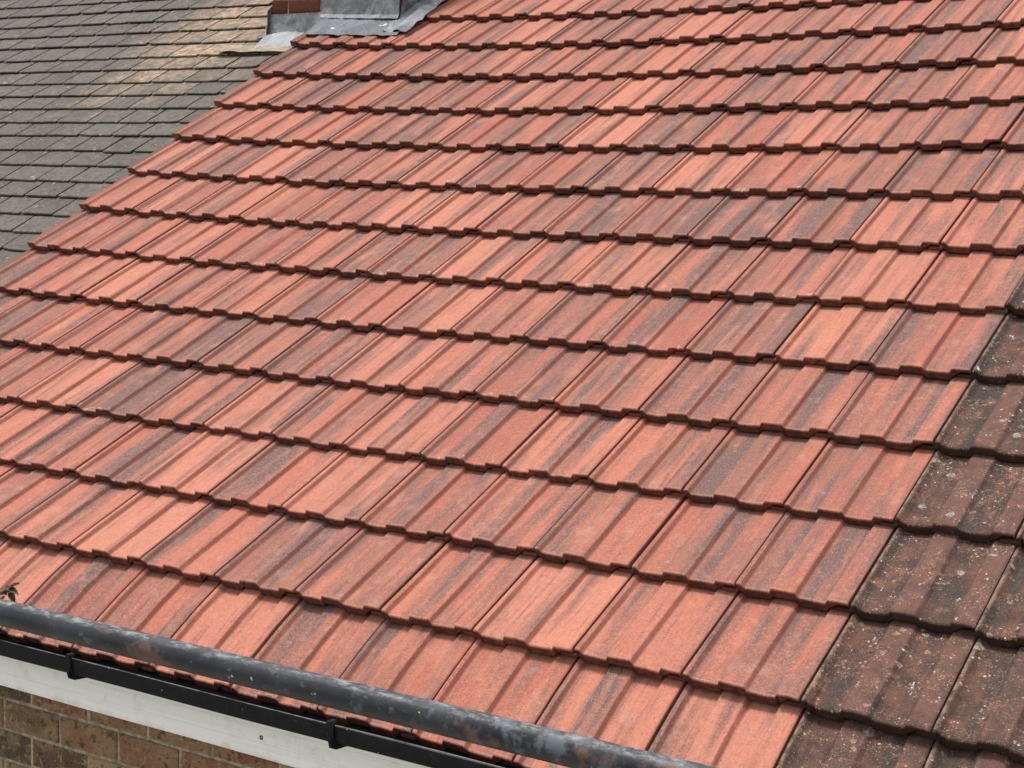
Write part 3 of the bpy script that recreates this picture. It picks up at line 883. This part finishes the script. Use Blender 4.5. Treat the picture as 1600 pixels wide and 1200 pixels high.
# upstand on the front face over the tiles: pale lead, then the darker apron dressed over the tile heads
up = MB()
xs = [CXM + (CXR - CXM + 0.012) * q / NXS for q in range(NXS + 1)]
rows = []
for zz in (0.0, 0.02, 0.05, 0.12, 0.2, 0.29):
    rows.append([(x, CY_ - 0.006 - (0.012 if zz == 0 else 0) + 0.002 * math.sin(9 * x + zz * 30), RP(x, FT)[2] + 0.004 + zz) for x in xs])
sheet(up, rows, 0.003, 0.0012, 1.0)
up.build('front_flashing', M['leadl'], stack)
ap = MB()
rows = []
for q, (s_, n_) in enumerate(((-2.262, 0.010), (-2.245, 0.002), (-2.20, 0.0), (-2.14, 0.001), (-2.092, 0.002), (-2.076, -0.002))):
    row = []
    for k in range(45):
        X = -4.185 + (XR_ - 0.035 + 4.185) * k / 44
        if q == 0:
            X = max(X, -4.2)
        fr = ((X / TW) % 1.0) * 2 % 1.0
        dip = -0.004 * (0.5 - 0.5 * math.cos(2 * math.pi * fr)) * min(1.0, q / 4)
        row.append(RP(X - 0.01 * (1 - q / 5) * (1 if k < 3 else 0), s_ + 0.003 * math.sin(k * 0.9), n_ + dip))
    rows.append(row)
sheet(ap, rows, 0.003, 0.0010, 4.0)
ap.build('apron_flashing', M['lead'], stack)
# side flashing: flat on the tiles and up the right face of the stack
sf = MB()
rows = []
x_in = CXR + 0.004
ns = 20
for q in range(ns + 1):
    s_ = -2.105 - 0.80 * q / ns
    base = RP(x_in, s_)
    up_h = 1.0 if s_ < FT - 0.01 else 0.08
    row = [(x_in + 0.002, base[1], base[2] + up_h * (0.14 - (0.03 * ((q * 2.2) % 1.0)))), (x_in + 0.002, base[1], base[2] + 0.09 * up_h), (x_in + 0.004, base[1], base[2] + 0.045 * up_h)]
    for X, n_ in ((x_in + 0.02, 0.010), (-3.69, 0.004), (-3.66, 0.004), (-3.645, 0.016), (-3.62, 0.018), (-3.600, 0.006), (XR_, 0.001)):
        row.append(RP(X + 0.004 * math.sin(q * 1.9), s_, n_ + 0.003 * math.sin(q * 2.3 + X * 40)))
    rows.append(row)
sheet(sf, rows, 0.003, 0.0016, 2.0)
sf.build('side_flashing', M['leadm'], stack)
# lead on the slate side: upstand below the brick, apron over the slates, left soaker
la = MB()
xs = [CXL - 0.01 + (CXM + 0.02 - CXL + 0.01) * q / 12 for q in range(13)]
zsl = lambda y: y * math.tan(SA) + SK / math.cos(SA)
rows = [[(x, CY_ - 0.005, 1.2089 - 0.002 + 0.002 * math.sin(x * 20)) for x in xs], [(x, CY_ - 0.007, 1.16) for x in xs], [(x, CY_ - 0.012, 1.11 + 0.004 * math.sin(x * 25)) for x in xs],
        [(x, CY_ - 0.045, zsl(CY_ - 0.045) + 0.045) for x in xs], [(x, CY_ - 0.10, zsl(CY_ - 0.10) + 0.028 + 0.003 * math.sin(x * 31)) for x in xs], [(x, CY_ - 0.135, zsl(CY_ - 0.135) + 0.024) for x in xs]]
sheet(la, rows, 0.003, 0.0016, 7.0)
la.build('front_flashing', M['leadl'], stack)
ls = MB()
rows = []
for q in range(13):
    y = CY_ - 0.03 + 0.68 * q / 12
    z0 = zsl(y)
    rows.append([(CXL - 0.085, y, z0 + 0.022), (CXL - 0.07, y, z0 + 0.030 + 0.003 * math.sin(q)), (CXL - 0.05, y, z0 + 0.028), (CXL - 0.014, y, z0 + 0.040), (CXL - 0.006, y, z0 + 0.10), (CXL - 0.004, y, z0 + 0.17 + 0.02 * (q % 2))])
sheet(ls, rows, 0.003, 0.0016, 5.0)
ls.build('side_flashing', M['lead'], stack)
# a lifted strip below it, curling off the slates
lf = MB()
rows = []
for q, (dy, h) in enumerate(((0.02, 0.028), (-0.02, 0.030), (-0.055, 0.034), (-0.075, 0.036))):
    rows.append([(CXL - 0.22 + 0.50 * k / 12, CY_ - 0.13 + dy + 0.012 * (k / 12), zsl(CY_ - 0.13 + dy) + h + 0.010 * (1 - k / 12) * (q / 3) + 0.0015 * math.sin(k)) for k in range(13)])
sheet(lf, rows, 0.003, 0.0014, 3.0)
lf.build('lead_strip', M['strip'], stack)

# ------------------------------------------------------------------ scaffold pole
pc_y, pc_z = -1.7396 - 1.15, -0.4860
def solve_pole():
    return Vector((0, pc_y, pc_z))
mb = MB()
seg, nlen = 48, 60
x0, x1 = -5.2, 2.2
rad = 0.02415
rows = []
for q in range(nlen + 1):
    x = x0 + (x1 - x0) * q / nlen
    rows.append([(x, pc_y + rad * math.cos(2 * math.pi * k / seg), pc_z + rad * math.sin(2 * math.pi * k / seg)) for k in range(seg)])
mb.grid(rows[::-1], close=True)
inner = [[(x, pc_y + 0.020 * math.cos(2 * math.pi * k / seg), pc_z + 0.020 * math.sin(2 * math.pi * k / seg)) for k in range(seg)] for x in (x0, x1)]
mb.grid(inner, close=True)
mb.grid([rows[0], inner[0]], close=True)
mb.grid([inner[1], rows[-1]], close=True)
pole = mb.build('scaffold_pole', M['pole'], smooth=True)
pole['label'] = 'long dark grey steel scaffold tube with rust patches, running in front of the eaves'
pole['category'] = 'scaffold pole'

# ------------------------------------------------------------------ twig of a climber at the eaves
tw = empty('climbing_plant', (-2.62, -1.84, GZ), 'olive brown leafy twig poking over the scaffold pole against the red tiles', 'plant')
def tube(mb, pts, rads, seg=8):
    P = [Vector(p) for p in pts]
    rows = []
    for i, p in enumerate(P):
        t = (P[min(i + 1, len(P) - 1)] - P[max(i - 1, 0)]).normalized()
        u = t.cross(Vector((0.3, 0.9, 0.2))).normalized()
        w = t.cross(u)
        rows.append([tuple(p + (u * math.cos(2 * math.pi * k / seg) + w * math.sin(2 * math.pi * k / seg)) * rads[i]) for k in range(seg)])
    mb.grid(rows, close=True)
TIP = Vector((-2.255, -1.80, -0.858))
st_ = MB()
tube(st_, [(-2.62, -1.84, GZ), (-2.66, -1.86, -4.2), (-2.58, -1.84, -2.6), (-2.60, -1.86, -1.5), (-2.56, -1.86, -1.05), (-2.42, -1.83, -0.93), TIP], [0.012, 0.011, 0.010, 0.008, 0.006, 0.0045, 0.003])
tube(st_, [(-2.56, -1.86, -1.05), (-2.55, -1.84, -0.95), (-2.53, -1.83, -0.88)], [0.005, 0.004, 0.0025])
st_.build('stem', M['bark'], tw, smooth=True)
lv = MB()
def leaf(mb, c, d, up_, ln, wd, curl):
    d = Vector(d).normalized()
    side = d.cross(Vector(up_)).normalized()
    nn = side.cross(d)
    rows = []
    for q in range(7):
        t = q / 6
        wv_ = wd * math.sin(math.pi * min(0.98, 0.08 + t * 0.9)) ** 0.8
        cen = Vector(c) + d * (ln * t) + nn * (curl * ln * (t * t))
        rows.append([tuple(cen + side * wv_ * f + nn * (abs(f) * wd * 0.55)) for f in (-1, -0.5, 0, 0.5, 1)])
    sheet(mb, rows, 0.0008, 0.0006, rng.random() * 5)
for k in range(16):
    a = rng.uniform(0, 6.28)
    c = TIP + Vector((rng.uniform(-0.13, -0.015), rng.uniform(-0.03, 0.03), rng.uniform(-0.05, 0.012)))
    leaf(lv, c, (math.cos(a), math.sin(a) * 0.6, rng.uniform(-0.6, 0.5)), (0, -0.4, 1), rng.uniform(0.020, 0.034), rng.uniform(0.007, 0.011), rng.uniform(-0.7, 0.5))
for c, d in ((TIP, (1, -0.1, 0.15)), (TIP + Vector((0.0, 0, -0.01)), (0.9, -0.3, -0.5)), (TIP, (0.4, 0, 0.8)), (TIP + Vector((-0.02, 0, 0)), (0.7, -0.4, 0.4))):
    leaf(lv, c, d, (0, -0.5, 1), 0.028, 0.009, -0.7)
for k in range(60):
    t = rng.random()
    c = Vector((-2.6, -1.86, -1.2 - 4.0 * t)) + Vector((rng.uniform(-0.08, 0.08), rng.uniform(-0.05, 0.02), 0))
    a = rng.uniform(0, 6.28)
    leaf(lv, c, (math.cos(a), -abs(math.sin(a)), rng.uniform(-0.6, 0.3)), (0, -0.4, 1), 0.045, 0.016, -0.3)
lv.build('leaves', M['leaf'], tw)

# ------------------------------------------------------------------ ground far below
def plane(name, x0, x1, y0, y1, z, mat):
    mb = MB()
    mb.add([(x0, y0, z), (x1, y0, z), (x1, y1, z), (x0, y1, z)], [(0, 1, 2, 3)])
    o = mb.build(name, mat)
    o['kind'] = 'structure'
    return o
plane('ground', -400, 400, -400, 400, GZ - 0.004, M['grass'])
plane('bounce_yard', -26, 26, -22, -1.5, GZ, M['ground'])  # unseen yard, made wide and pale to bounce light onto fascia and wall
